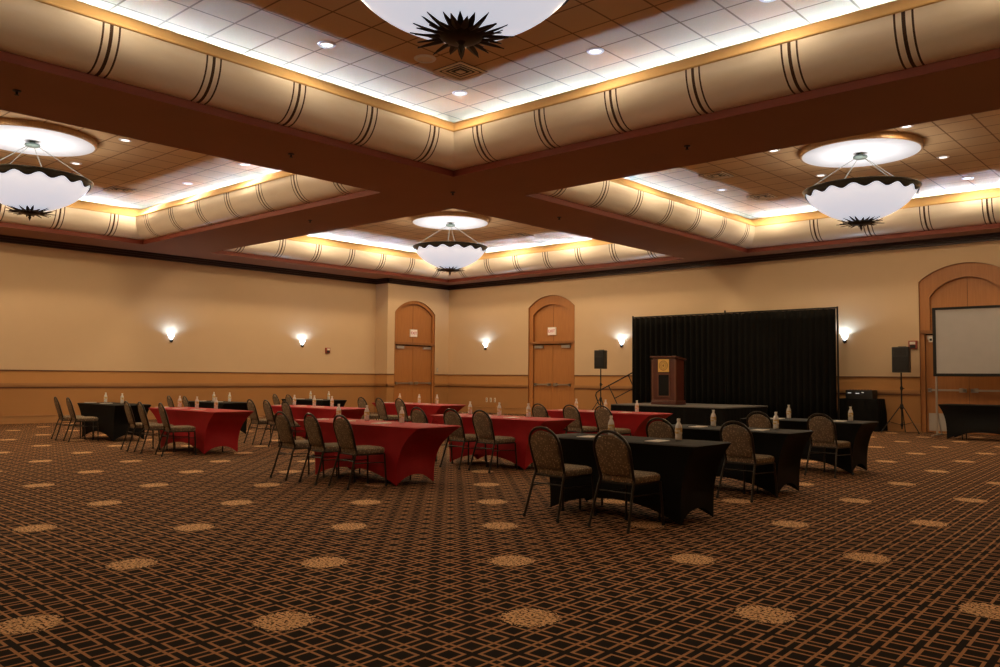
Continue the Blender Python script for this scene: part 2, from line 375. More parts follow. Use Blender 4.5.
# ------------------------------------------------------------------ chandeliers
def lamp_light(name, kind, loc, energy, col, size=.1, rot=None, **kw):
    l = bpy.data.lights.new(name, kind); l.energy = energy; l.color = col
    if kind in ('POINT', 'SPOT'): l.shadow_soft_size = size
    if kind == 'AREA': l.shape = 'DISK'; l.size = size
    for k, v in kw.items(): setattr(l, k, v)
    o = bpy.data.objects.new(name, l); C.objects.link(o); o.location = loc
    if rot: o.rotation_euler = rot
    return o
def make_chandelier():
    t = thing('chandelier', '', 'chandelier', (0, 0, 0), 0, 'bowl chandeliers in the ceiling coffers')
    R = 1.11; zr = 5.44; zb = 4.76; D = zr-zb; e = 1.65
    prof = [(R*(max(0, 1-(k/16)**e))**(1/e), zr-D*k/16) for k in range(17)]
    prof[-1] = (.02, zb)
    b = MB(); b.lathe(prof, 64, cap=False); b.build('bowl', 'glass', t, smooth=True)
    # scalloped rim band just outside the glass
    n = 192; b = MB(); rows = []
    for lvl in range(5):
        ring = []
        for k in range(n):
            a = 2*PI*k/n; dip = .095+.040*math.cos(16*a)
            z = zr+.03-(dip+.03)*lvl/4
            rr = R*(max(0, 1-(max(0, (zr-z)/D))**e))**(1/e)+.022 if z < zr else R+.022+.035*(z-zr)/.03
            ring.append(b.V((rr*math.cos(a), rr*math.sin(a), z)))
        rows.append(ring)
    b.loft(rows); o = b.build('rim_band', 'bronze', t, smooth=True)
    md = o.modifiers.new('thick', 'SOLIDIFY'); md.thickness = .012
    # leaf rosette under the bowl
    b = MB(); b.lathe([(.02, zb-.075), (.10, zb-.07), (.16, zb-.055), (.21, zb-.02), (.215, zb+.0), (.15, zb+.004)], 32); b.build('rosette_plate', 'bronze', t, smooth=True)
    rnd = random.Random(3)
    for k in range(38):
        a = 2*PI*k/38+rnd.uniform(-.04, .04); L = rnd.uniform(.38, .50); zt = zb+rnd.uniform(.02, .09) if k % 2 else zb-rnd.uniform(-.0, .05)
        w = rnd.uniform(.030, .042); l = MB(); ca, sa = math.cos(a), math.sin(a)
        def P(r, s, z): return l.V((r*ca-s*sa, r*sa+s*ca, z))
        zs = zb-.02
        rings = []
        for fr, ww in ((.0, .6), (.35, 1.), (.7, .7), (1, .06)):
            r = .14+(L-.14)*fr; z = zs+(zt-zs)*fr**1.4; h = .006
            rings.append([P(r, -w*ww, z), P(r, 0, z-h-.008*ww), P(r, w*ww, z), P(r, 0, z+h)])
        l.loft(rings, True); l.build('leaf', 'bronze', t)
    b = MB(); b.lathe([(.001, zb-.20), (.012, zb-.17), (.03, zb-.13), (.022, zb-.10), (.05, zb-.07)], 12); b.build('finial', 'bronze', t, smooth=True)
    b = MB(); b.lathe([(.001, 6.12), (.12, 6.125), (.15, 6.15), (.14, 6.18), (.06, 6.19), (.05, 6.239)], 28); b.build('canopy', 'verdigris', t, smooth=True)
    for k in range(4):
        a = PI/4+.12+k*PI/2; l = MB(); l.tube([(.10*math.cos(a), .10*math.sin(a), 6.14), ((R+.03)*math.cos(a), (R+.03)*math.sin(a), zr+.025)], .007, 6); l.build('cable', 'cable', t)
    return t
ch0 = make_chandelier(); first = True
CHL = {'near': 'huge lit glass bowl chandelier with a dark leaf rosette, cropped by the picture top', 'right': 'lit glass bowl chandelier in the coffer above the black stage drape',
       'left': 'lit glass bowl chandelier in the coffer at the far left picture edge', 'back': 'small-looking lit bowl chandelier in the coffer above the corner door'}
for nm in ('near', 'right', 'left', 'back'):
    cx, cy = ctr[nm]; dz = -.04 if nm == 'left' else (.02 if nm == 'right' else 0)
    if first: ch0.location = (cx, cy, 0); ch0['label'] = CHL[nm]; first = False; near_ch = ch0
    else: dup(ch0, (cx, cy, 0), CHL[nm]).scale = (1, 1, 1)
    lamp_light('chandelier_lamp', 'AREA', (cx, cy, 5.36), 16, (1.0, .93, .84), 1.5, (PI, 0, 0))

near_ch.scale = (1.07, 1.07, 1)
# ------------------------------------------------------------------ downlights, vents, sprinklers in the ceiling
DL = {'near': ((14.65, 17.55, 20.31, 23.1), (-14.21, -17.05, -19.9, -22.7)), 'right': ((14.72, 17.21, 19.9, 22.6), (-1.75, -4.28, -7.15, -10.1)),
      'left': ((1.95, 4.36, 7.22, 10.1), (-13.94, -16.69, -19.5, -22.2)), 'back': ((2.0, 4.75, 7.5, 10.25), (-1.9, -4.65, -7.45, -10.1))}
POW = {'near': 42, 'right': 96, 'left': 132, 'back': 142}
WARM = (1.0, .745, .45)
for nm, (dx, dy) in DL.items():
    for x in dx:
        for y in dy:
            lamp_light('downlight_lamp', 'SPOT', (x, y, ZC-.04), POW[nm], WARM, .14, None, spot_size=math.radians(178), spot_blend=.25)
def make_downlight():
    t = thing('downlight', '', 'downlight', (0, 0, 0), 0, 'recessed downlights in the tiled ceilings')
    b = MB(); b.lathe([(.085, ZC-.004), (.088, ZC-.018), (.125, ZC-.014), (.135, ZC-.001)], 28, cap=False); b.build('trim_ring', 'white_plastic', t, smooth=True)
    b = MB(); b.lathe([(.001, ZC-.008), (.06, ZC-.008), (.086, ZC-.003)], 24, cap=False); b.build('lens', 'lens', t)
    return t
d0 = make_downlight(); first = True
SEEN = [(14.65, -17.05, 'round downlight in the chandelier-cropped coffer, on the side towards the far left coffer'), (14.65, -14.21, 'round downlight in the inner corner of the coffer with the cropped chandelier'),
        (17.55, -14.21, 'second round downlight along the stage-side edge of the cropped chandelier coffer'), (20.31, -14.21, 'round downlight at the top picture edge, above the stage-side cornice'),
        (19.95, -7.15, 'downlight right of the round dome, against the beam edge'), (17.25, -7.15, 'downlight left of the round dome, against the beam edge'), (17.17, -4.28, 'downlight just behind the left rim of the chandelier over the stage'),
        (14.60, -4.37, 'downlight in the white-lit strip beside two square vents'), (19.86, -4.2, 'downlight on brown tiles right of the chandelier over the stage'), (19.78, -1.70, 'downlight in the white-lit strip right of the chandelier over the stage'),
        (7.18, -16.74, 'downlight right of the dome in the far left coffer, near the beam'), (4.32, -16.63, 'downlight just above the rim of the far left chandelier'),
        (4.40, -13.88, 'downlight in the white-lit strip right of the far left vent'), (7.29, -13.99, 'downlight where the white-lit strip meets the beam in the far left coffer')]
for x, y, lb in SEEN:
    if first: d0.location = (x, y, 0); d0['label'] = lb; first = False
    else: dup(d0, (x, y, 0), lb)

def make_vent():
    t = thing('ceiling_vent', '', 'vent', (0, 0, 0), 0, 'square air vents in the tiled ceilings')
    b = MB(); b.box(-.31, .31, -.31, .31, ZC-.012, ZC-.002); b.build('back_plate', 'vent_dark', t)
    for k, (o, w) in enumerate(((.31, .05), (.215, .035), (.135, .03))):
        b = MB(); z0, z1 = ZC-.035+.008*k, ZC-.012
        A = [[b.V(p) for p in ((-q, -q, z), (q, -q, z), (q, q, z), (-q, q, z))] for q, z in ((o, z1), (o, z0), (o-w, z0+.012), (o-w, z1))]
        b.loft(A); b.build('louver_ring', 'vent', t)
    b = MB(); b.box(-.06, .06, -.06, .06, ZC-.025, ZC-.012); b.build('center_plate', 'vent', t)
    return t
v0 = make_vent(); v0.location = (15.41, -14.96, 0); v0['label'] = 'square louvered vent beside the round ceiling speaker, below the cropped chandelier'
dup(v0, (15.05, -2.94, 0), 'square louvered vent left of the chandelier over the stage, next to its rim')
dup(v0, (15.23, -5.9, 0), 'square vent nearest the beam, in the coffer over the stage')
dup(v0, (2.32, -14.71, 0), 'square louvered vent right of the far left chandelier')
dup(v0, (5.97, -2.39, 0), 'tiny-looking square vent right of the back chandelier')
t = thing('ceiling_speaker', 'round white-rimmed ceiling speaker beside the square vent below the cropped chandelier', 'speaker', (15.36, -15.70, 0))
b = MB(); b.lathe([(.12, ZC-.012), (.125, ZC-.022), (.165, ZC-.016), (.175, ZC-.001)], 32, cap=False); b.build('rim', 'white_plastic', t, smooth=True)
b = MB(); b.lathe([(.001, ZC-.012), (.124, ZC-.010)], 32, cap=False); b.build('grille', 'vent', t)
# sprinkler heads hanging from the soffit
def make_sprinkler():
    t = thing('sprinkler_head', '', 'sprinkler', (0, 0, 0), 0, 'sprinkler heads under the brown soffit')
    b = MB(); b.lathe([(.055, ZS-.001), (.05, ZS-.012), (.025, ZS-.016)], 20); b.build('escutcheon', 'black_metal', t)
    b = MB(); b.lathe([(.016, ZS-.016), (.016, ZS-.055), (.030, ZS-.058), (.030, ZS-.064)], 14); b.build('deflector', 'black_metal', t)
    return t
s0 = make_sprinkler(); first = True
SPR = SPRINK = [(12.59, -20.58, 'sprinkler head on the near soffit beam at the upper left picture edge'), (12.68, -16.31, 'sprinkler head on the beam halfway along the left cornice'), (12.70, -12.42, 'sprinkler head below the inner corner where the beams cross'),
       (18.08, -12.38, 'sprinkler head on the beam below the stage-side cornice'), (12.72, -8.89, 'sprinkler head on the beam between the two stage-side coffers'), (7.80, -12.46, 'sprinkler head on the beam between the two left coffers')]
for x, y, lb in SPR:
    if first: s0.location = (x, y, 0); s0['label'] = lb; first = False
    else: dup(s0, (x, y, 0), lb)

# ------------------------------------------------------------------ doors (double doors in arched recesses)
def make_door(idx, face, kick=False):
    """built facing -Y round x = 0 with the wall plane at y = 0; face: rotation about z"""
    c, hw, zs, za = DOORS[idx]
    root = bpy.data.objects.new('door_%d' % idx, None); C.objects.link(root); struct(root)
    if face == 'y': root.location = (c, YB, 0)
    else: root.location = (0, c, 0); root.rotation_euler = (0, 0, PI/2)
    dep = .17; cy_ = .05
    cw, ds, da = (.25, .42, .37) if idx == 3 else (.18, .27, .33) if idx == 2 else (.08, .07, .12)
    cl = .11 if idx == 3 else cw; zl = 2.70                 # jambs are narrower below the lintel of the big door
    outer = [(-hw, 0), (-hw, zl), (-hw, zl+.01)] + arch_pts(0, hw, zs, za) + [(hw, zl+.01), (hw, zl), (hw, 0)]
    inner = [(-hw+cl, 0), (-hw+cl, zl), (-hw+cw, zl+.01)] + arch_pts(0, hw-cw, zs-ds, za-da) + [(hw-cw, zl+.01), (hw-cl, zl), (hw-cl, 0)]
    # reveal lining of the recess, flat casing, inner reveal
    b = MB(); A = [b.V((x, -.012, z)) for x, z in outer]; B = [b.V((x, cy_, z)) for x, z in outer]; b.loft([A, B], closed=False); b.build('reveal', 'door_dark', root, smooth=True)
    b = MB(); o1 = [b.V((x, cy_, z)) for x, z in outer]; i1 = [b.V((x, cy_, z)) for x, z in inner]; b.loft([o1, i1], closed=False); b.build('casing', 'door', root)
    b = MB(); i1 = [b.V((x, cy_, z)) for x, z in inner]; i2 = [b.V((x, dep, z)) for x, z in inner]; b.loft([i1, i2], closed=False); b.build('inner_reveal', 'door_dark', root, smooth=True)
    # arched upper panel, lintel, leaves
    iw = hw-cw
    b = MB(); pl = [(-iw, zl)] + arch_pts(0, iw, zs-ds, za-da) + [(iw, zl)]; b.F([b.V((x, dep-.02, z)) for x, z in pl]); b.build('arched_panel', 'door', root)
    b = MB(); b.box(-.004, .004, dep-.024, dep-.019, zl, za-da-.02); b.build('panel_joint', 'dark_gap', root)
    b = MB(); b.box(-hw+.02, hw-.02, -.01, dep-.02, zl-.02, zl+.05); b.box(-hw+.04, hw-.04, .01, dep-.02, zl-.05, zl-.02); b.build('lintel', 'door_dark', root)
    iw = hw-cl
    for s in (-1, 1):
        b = MB(); x0, x1 = (-iw+.01, -.006) if s < 0 else (.006, iw-.01)
        b.box(x0, x1, dep-.05, dep-.004, .01, zl-.08); lf = b.build('door_leaf', 'door', root)
        b = MB(); b.box(x0+.05, x1-.04, dep-.13, dep-.09, 1.115, 1.165); b.box(x0+.05, x0+.13, dep-.13, dep-.05, 1.085, 1.185); b.box(x1-.13, x1-.05, dep-.13, dep-.05, 1.085, 1.185); b.build('push_bar', 'steel', lf)
        b = MB(); e = x1-.20 if s < 0 else x0+.20; b.box(min(e, e-s*.06)-.01, max(e, e-s*.06)+.01, dep-.14, dep-.05, 1.085, 1.195); b.build('latch_case', 'steel', lf)
        b = MB(); q = x0+.06 if s < 0 else x1-.46; b.box(q, q+.40, dep-.12, dep-.05, zl-.20, zl-.10); b.build('door_closer', 'steel', lf)
        if kick:
            b = MB(); b.box(x0+.05, x1-.04, dep-.058, dep-.048, .05, .52); b.build('kick_plate', 'kick', lf)
    b = MB(); b.box(-.006, .006, dep-.03, dep-.004, .01, zl-.08); b.build('astragal', 'dark_gap', root)
    return root
make_door(1, 'x'); make_door(2, 'y'); make_door(3, 'y', True)

def exit_sign(loc, rz, label):
    t = thing('exit_sign', label, 'sign', loc, rz, 'exit signs')
    b = MB(); b.box(-.19, .19, -.05, 0, -.15, .15); b.build('housing', 'white_plastic', t, bev=.008)
    b = MB(); b.box(-.172, .172, -.055, -.05, -.132, .132); b.build('face', 'exit_face', t)
    mtx = Matrix.Translation((0, -.058, 0)) @ Matrix.Rotation(PI/2, 4, 'X')
    text_mesh('lettering', 'EXIT', .155, 'exit_red', t, mtx)
    return t
exit_sign((-.149, -1.84, 3.13), PI/2, 'white exit sign with red letters over the corner door')
exit_sign((5.38, .149, 3.13), 0, 'white exit sign with red letters over the door left of the stage')

# ------------------------------------------------------------------ wall sconces and devices
def make_sconce():
    t = thing('wall_sconce', '', 'sconce', (0, 0, 0), 0, 'lit wall sconces')
    b = MB(); n = 14; rings = []
    for fr in range(7):
        k = fr/6; z = -.08+.17*k; r = .022+.085*k**.8
        rings.append([b.V((-r, -.004, z))] + [b.V((r*math.cos(PI+PI*q/n), -.004-r*abs(math.sin(PI*q/n)), z)) for q in range(n+1)] + [b.V((r, -.004, z))])
    b.loft(rings); o = b.build('shade', 'sconce', t, smooth=True)
    b = MB(); b.lathe([(.001, -.17), (.022, -.16), (.04, -.13), (.05, -.09), (.03, -.075)], 14, (0, -.052)); b.build('finial', 'bronze', t, smooth=True)
    b = MB(); b.box(-.045, .045, -.03, -.001, -.15, -.05); b.build('bracket', 'bronze', t, bev=.006)
    return t
sc0 = make_sconce()
SCO = [((2.13, YB, 2.64), 0, 'lit sconce between the corner and the door left of the stage'), ((8.57, YB, 2.62), 0, 'lit sconce between the tall black speaker and the black drape'),
       ((16.17, YB, 2.60), 0, 'lit sconce right of the black drape'), ((XL, -11.64, 2.58), PI/2, 'lit sconce on the long plain wall, farther from the corner door'), ((XL, -6.70, 2.58), PI/2, 'lit sconce beside the small red fire alarm')]
for i, (loc, rz, lb) in enumerate(SCO):
    if i == 0: sc0.location = loc; sc0['label'] = lb
    else: dup(sc0, loc, lb, rz=rz)
    ox, oy = (0, -.12) if rz == 0 else (.12, 0)
    lamp_light('sconce_lamp', 'SPOT', (loc[0]+ox, loc[1]+oy, loc[2]+.06), 30, (.46, .70, 1.0), .05, (PI, 0, 0), spot_size=math.radians(165), spot_blend=.5)
def wall_device(name, label, cat, loc, rz, w, h, d, m, details):
    t = thing(name, label, cat, loc, rz)
    b = MB(); b.box(-w/2, w/2, -d, -.001, -h/2, h/2); b.build('housing', m, t, bev=.005)
    for nm, (x0, x1, z0, z1, dd), mm in details:
        b = MB(); b.box(x0, x1, -d-dd, -d, z0, z1); b.build(nm, mm, t, bev=.002)
    return t
wall_device('wall_mounted_fire_alarm', 'small red fire alarm with white strobe on the long wall', 'fire alarm', (XL, -5.58, 2.34), PI/2, .20, .20, .06, 'alarm_red', [('strobe', (-.06, .06, .01, .07, .03), 'white_plastic'), ('sounder', (-.06, .06, -.08, -.01, .01), 'rubber')])
wall_device('wall_mounted_fire_alarm', 'small dark red fire alarm behind the tripod loudspeaker', 'fire alarm', (17.99, YB, 2.36), 0, .22, .22, .06, 'alarm_red', [('strobe', (-.07, .07, .01, .08, .03), 'white_plastic'), ('sounder', (-.07, .07, -.09, -.01, .01), 'rubber')])
wall_device('light_switch', 'narrow light switch beside the corner door', 'switch', (0, -.62, 1.68), PI/2, .08, .16, .012, 'steel', [('toggle', (-.012, .012, -.03, .03, .015), 'white_plastic')])
for i, x in enumerate((2.20, 2.42, 2.64)):
    wall_device('wall_outlet', 'white wall plate low beside the second door, %s of three' % ('leftmost', 'middle', 'rightmost')[i], 'outlet', (x, YB, .50), 0, .09, .17, .012, 'white_plastic', [('socket', (-.02, .02, .015, .055, .006), 'rubber'), ('socket', (-.02, .02, -.055, -.015, .006), 'rubber')])['group'] = 'wall plates beside the second door'
wall_device('wall_sensor', 'small white sensor box on the jamb beside the projection screen', 'sensor', (18.43, .045, 2.50), 0, .11, .15, .05, 'white_plastic', [('window', (-.03, .03, -.04, .02, .006), 'rubber')])

# ------------------------------------------------------------------ tables with stretch covers
def cover_mesh(Lx, Ly, inset, H=.75):
    b = MB(); n = 14
    def ring(hx, hy, z, hem=None, r=.03):
        pts = []
        for sx, sy, ax in ((-1, -1, 'x'), (1, -1, 'y'), (1, 1, '-x'), (-1, 1, '-y')):
            for k in range(n):
                f_ = k/n
                if ax == 'x': p = (-hx+2*hx*f_, -hy)
                elif ax == 'y': p = (hx, -hy+2*hy*f_)
                elif ax == '-x': p = (hx-2*hx*f_, hy)
                else: p = (-hx, hy-2*hy*f_)
                pts.append((p, f_, ax))
        return pts
    rows = []; NV = 13
    for j in range(NV):
        v = j/(NV-1); fl = 1-(1-v)**3.2
        hx = Lx/2-inset*fl; hy = Ly/2-.055*fl
        out = []
        for (x, y), f_, ax in ring(hx, hy, 0):
            s = math.sin(PI*f_)                      # 0 at the legs, 1 mid-span
            long_ = ax in ('x', '-x')
            hem = (.17 if long_ else .125)*(1-abs(2*f_-1)**2.2)
            z = H-(H-.006-hem)*v
            pin = .045*s*math.sin(PI*min(1, v*1.15))*(1. if long_ else .8)
            if ax == 'x': y += pin
            elif ax == '-x': y -= pin
            elif ax == 'y': x -= pin
            else: x += pin
            out.append(b.V((x, y, z)))
        rows.append(out)
    # rounded shoulder and flat top
    sh = [b.V((x*(1-.022/(Lx/2)), y*(1-.022/(Ly/2)), H+.010)) for (x, y), _, _ in ring(Lx/2, Ly/2, 0)]
    top = [b.V((x*.9, y*.9, H+.012)) for (x, y), _, _ in ring(Lx/2, Ly/2, 0)]
    b.loft([top, sh] + rows); b.F(top[::-1])
    return b
def make_table(name, Lx, Ly, inset, m):
    t = thing(name, '', 'table')
    cover_mesh(Lx, Ly, inset).build('stretch_cover', m, t, smooth=True)
    for s in (-1, 1):
        x = s*(Lx/2-inset-.30)
        l = MB(); l.tube([(x, -.20, .004), (x, -.20, .70), (x, .20, .70), (x, .20, .004)], .012, 8); l.build('leg', 'black_metal', t, smooth=True)
    return t
protoR = make_table('red_covered_table', 2.44, .76, .42, 'red'); protoB = make_table('black_covered_table', 1.90, .76, .17, 'black_cloth')
usedR = usedB = False
# name: (kind, cx, cy, phrase)
TABLES = {'B1': ('B', 20.04, -17.09, 'the front black table of the right column'), 'B2': ('B', 19.86, -14.53, 'the second black table of the right column'), 'B3': ('B', 19.65, -11.45, 'the rear black table of the right column'),
          'R1': ('R', 15.93, -17.09, 'the front red table of the middle column'), 'R2': ('R', 15.92, -14.50, 'the second red table of the middle column'), 'R3': ('R', 15.76, -11.35, 'the rear red table before the stage'),
          'R4': ('R', 10.42, -16.65, 'the front red table of the left column'), 'R5': ('R', 10.65, -14.20, 'the second red table of the left column'), 'R6': ('R', 10.27, -11.10, 'the rear red table before the corner door'),
          'B4': ('B', 6.58, -16.55, 'the front black table at far left'), 'B5': ('B', 6.53, -14.10, 'the second black table at far left'), 'B6': ('B', 6.05, -11.00, 'the rear black table at far left')}
TL = {'B1': 'black covered table at the front of the right column, two bottles on it', 'B2': 'black covered table, second of the right column, behind the big front one', 'B3': 'black covered table at the rear of the right column, near the equipment cart',
      'R1': 'red covered table at the front of the middle column, three chairs along it', 'R2': 'red covered table, second of the middle column', 'R3': 'red covered table at the rear of the middle column, before the stage',
      'R4': 'red covered table at the front of the left red column', 'R5': 'red covered table, second of the left red column', 'R6': 'red covered table at the rear of the left red column, before the corner door',
      'B4': 'black covered table at far left, first from the camera', 'B5': 'black covered table at far left, partly behind the left front red table', 'B6': 'black covered table at far left, rearmost, nearest the long wall'}
for k, (kd, x, y, ph) in TABLES.items():
    g = 'red covered tables' if kd == 'R' else 'black covered tables'
    if kd == 'R' and not usedR: o = protoR; o.location = (x, y, 0); o['label'] = TL[k]; o['group'] = g; usedR = True
    elif kd == 'B' and not usedB: o = protoB; o.location = (x, y, 0); o['label'] = TL[k]; o['group'] = g; usedB = True
    else: dup(protoR if kd == 'R' else protoB, (x, y, 0), TL[k], g)
for o in C.objects:
    if o.get('label') == TL['R1']: o.scale = (1.07, 1, 1)
dup(protoB, (20.16, -2.1, 0), 'bare black covered table below the projection screen', 'black covered tables').scale = (1, 1, 1.09)

# ------------------------------------------------------------------ banquet chairs
def make_chair():
    t = thing('banquet_chair', '', 'chair')
    # seat cushion
    b = MB(); rings = []
    def sq(hx, y0, y1, z, r):
        pts = []
        for cx, cy, a0 in ((hx-r, y0+r, -PI/2), (hx-r, y1-r, 0), (-hx+r, y1-r, PI/2), (-hx+r, y0+r, PI)):
            for k in range(5): a = a0+PI/2*k/4; pts.append(b.V((cx+r*math.cos(a), cy+r*math.sin(a), z)))
        return pts
    for hx, y0, y1, z, r in ((.185, -.185, .205, .415, .05), (.205, -.205, .225, .425, .06), (.212, -.21, .232, .45, .065), (.208, -.206, .228, .478, .065), (.185, -.18, .20, .494, .07), (.12, -.12, .13, .500, .08)):
        rings.append(sq(hx, y0, y1, z, r))
    b.loft(rings, True); b.build('seat', 'fabric', t, smooth=True)
    # backrest: crown outline leaning back
    def lean(x, z, off=0): return (x, -.205-(z-.46)*.30+off, z)
    def outline(sc):
        pts = [(-.160*sc, .485), (-.172*sc, .56), (-.180*sc, .66), (-.182*sc, .72)]
        for k in range(1, 14):
            a = PI-PI*k/14; pts.append((.182*sc*math.cos(a), .72+.144*sc*math.sin(a)))
        return pts + [(.182*sc, .72), (.180*sc, .66), (.172*sc, .56), (.160*sc, .485)]
    b = MB(); rings = []
    for sc, off in ((.88, -.022), (.98, -.015), (1.0, 0), (.98, .016), (.86, .028)):
        cz = .66
        rings.append([b.V(lean(x, cz+(z-cz)*(1-(1-sc)*.8), off)) for x, z in outline(sc)])
    b.loft(rings, True); b.build('backrest', 'fabric', t, smooth=True)
    # tubular back hoop that runs on into the splayed rear legs
    hoop = [(-.190, .44), (-.194, .54), (-.202, .66), (-.204, .72)]
    for k in range(1, 14):
        a = PI-PI*k/14; hoop.append((.204*math.cos(a), .72+.176*math.sin(a)))
    hoop += [(.204, .72), (.202, .66), (.194, .54), (.190, .44)]
    b = MB(); b.tube([lean(x, z) for x, z in hoop], .0140, 8); b.build('back_frame', 'chair_metal', t, smooth=True)
    # seat frame, legs, stretchers, feet
    b = MB(); b.tube([(-.195, -.20, .41), (-.195, .20, .41), (.195, .20, .41), (.195, -.20, .41)], .011, 6, closed=True); b.build('seat_frame', 'chair_metal', t, smooth=True)
    for s in (-1, 1):
        b = MB(); b.tube([(s*.195, .205, .41), (s*.207, .215, .22), (s*.217, .225, .012)], .0125, 8)
        l = b.build('leg', 'chair_metal', t, smooth=True)
        b = MB(); b.lathe([(.016, .0), (.016, .03), (.011, .034)], 8, (s*.217, .225)); b.build('foot_cap', 'rubber', l)
        b = MB(); b.tube([(s*.195, -.203, .445), (s*.201, -.235, .36), (s*.216, -.290, .16), (s*.226, -.335, .012)], .0130, 8)
        l = b.build('leg', 'chair_metal', t, smooth=True)
        b = MB(); b.lathe([(.016, .0), (.016, .03), (.011, .034)], 8, (s*.226, -.335)); b.build('foot_cap', 'rubber', l)
        b = MB(); b.tube([(s*.198, .21, .30), (s*.199, -.245, .31)], .007, 6); b.build('stretcher', 'chair_metal', t, smooth=True)
    b = MB(); b.tube([(-.198, -.235, .335), (.198, -.235, .335)], .007, 6); b.build('stretcher', 'chair_metal', t, smooth=True)
    return t
chair0 = make_chair(); usedC = False
CH = {'B1': (19.69, 20.48), 'B2': (19.40, 20.41), 'B3': (19.27, 20.21), 'R1': (15.09, 15.78, 16.39), 'R2': (14.98, 15.74, 16.35), 'R3': (14.90, 15.62, 16.33),
      'R4': (9.52, 10.08, 10.86), 'R5': (9.66, 10.25, 10.91), 'R6': (9.35, 10.00, 10.68), 'B4': (5.89, 6.56), 'B5': (6.03, 6.79), 'B6': (5.65, 6.25)}
BO = {'B1': (19.67, 20.50), 'B2': (19.54, 20.40), 'B3': (19.26, 20.24), 'R1': (14.91, 15.55, 16.29), 'R2': (15.05, 15.72, 16.33), 'R3': (14.93, 15.63, 16.33),
      'R4': (9.30, 9.96, 10.64), 'R5': (9.54, 10.25, 10.87), 'R6': (9.41, 10.12, 10.73), 'B4': (5.73, 6.51), 'B5': (6.04, 6.77), 'B6': (5.63, 6.46)}
def pos(i, n): return ('left', 'right')[i] if n == 2 else ('left', 'middle', 'right')[i]
for k, xs_ in CH.items():
    _, _, y, ph = TABLES[k]
    for i, x in enumerate(xs_):
        lb = 'brown patterned banquet chair, %s of %s at %s' % (pos(i, len(xs_)), 'two' if len(xs_) == 2 else 'three', ph)
        turn = .20 if x < 12 else .13 if x < 18 else .07      # turned a little towards the lectern
        g = 'banquet chairs at ' + ph; rz = random.uniform(-.04, .04)-turn; x += .33*math.sin(turn)+(.06 if k == 'B4' else -.05 if k == 'B1' else 0); yy = y-(.625 if x < 12 else .605)+random.uniform(-.012, .012)
        if not usedC: chair0.location = (x, yy, 0); chair0.rotation_euler = (0, 0, rz); chair0['label'] = lb; chair0['group'] = g; usedC = True
        else: dup(chair0, (x, yy, 0), lb, g, rz)

# ------------------------------------------------------------------ bottles and paper pads
def make_bottle():
    t = thing('water_bottle', '', 'bottle')
    b = MB(); b.lathe([(.028, 0), (.033, .006), (.033, .035), (.031, .045), (.033, .055), (.033, .12), (.031, .135), (.024, .155), (.015, .172), (.0135, .182), (.0135, .192)], 16); b.build('body', 'water', t, smooth=True)
    b = MB(); b.lathe([(.0342, .062), (.0345, .064), (.0345, .116), (.0342, .118)], 16, cap=False); b.build('label', 'label', t, smooth=True)
    b = MB(); b.lathe([(.0165, .186), (.0165, .205), (.014, .208)], 14); b.build('cap', 'cap', t, smooth=True)
    return t
bot0 = make_bottle(); usedB0 = False
pad0 = thing('notepad', '', 'notepad', (0, 0, 0), 0); usedP = False
b = MB(); b.box(-.08, .08, -.11, .11, 0, .005); b.build('sheets', 'paper', pad0)
b = MB(); b.box(-.08, .08, .10, .11, .0052, .0075); b.build('binding', 'white_plastic', pad0)
ZT = .7625
for k, xs_ in BO.items():
    _, _, y, ph = TABLES[k]; n = len(xs_)
    for i, x in enumerate(xs_):
        yy = y+.20+random.uniform(-.015, .015); sz = 1.04
        lb = 'clear water bottle, %s of %s on %s' % (pos(i, n), 'two' if n == 2 else 'three', ph)
        if not usedB0: o = bot0; o.location = (x, yy, ZT); o['label'] = lb; o['group'] = 'water bottles on ' + ph; usedB0 = True
        else: o = dup(bot0, (x, yy, ZT), lb, 'water bottles on ' + ph)
        o.scale = (sz, sz, sz)
        px = x-.06; py = y-.11+random.uniform(-.02, .02)
        lb = 'white notepad, %s of %s on %s' % (pos(i, n), 'two' if n == 2 else 'three', ph); rz = random.uniform(-.1, .1)
        if not usedP: o = pad0; o.location = (px, py, ZT); o.rotation_euler = (0, 0, rz); o['label'] = lb; o['group'] = 'notepads on ' + ph; usedP = True
        else: dup(pad0, (px, py, ZT), lb, 'notepads on ' + ph, rz)

# ------------------------------------------------------------------ stage, drape, stairs, lectern
SX0, SX1, SY0, SY1, SZ = 10.86, 14.45, -4.02, -1.34, .64
t = thing('stage_platform', 'low black-skirted stage with grey top before the black drape', 'stage')
b = MB(); b.box(SX0, SX1, SY0, SY1, SZ-.05, SZ); b.build('deck', 'stage_top', t, bev=.006)
b = MB()
def skirt(P, n=40):
    top = []; bot = []
    for (xa, ya), (xb, yb) in zip(P, P[1:]):
        dx, dy = xb-xa, yb-ya; L = math.hypot(dx, dy); nx, ny = dy/L, -dx/L; k_ = int(L/.05)
        for k in range(k_):
            w = .012*math.sin(2*PI*k/4)
            x, y = xa+dx*k/k_, ya+dy*k/k_
            top.append(b.V((x+nx*.004, y+ny*.004, SZ-.03))); bot.append(b.V((x+nx*(.016+w), y+ny*(.016+w), .004)))
    b.loft([top, bot], closed=False)
skirt([(SX0, SY1), (SX0, SY0), (SX1, SY0), (SX1, SY1)]); b.build('skirt', 'drape', t, smooth=True)
for x in (SX0+.15, (SX0+SX1)/2, SX1-.15):
    for y in (SY0+.15, SY1-.15):
        b = MB(); b.tube([(x, y, .0), (x, y, SZ-.05)], .02, 8); b.build('leg', 'black_metal', t)

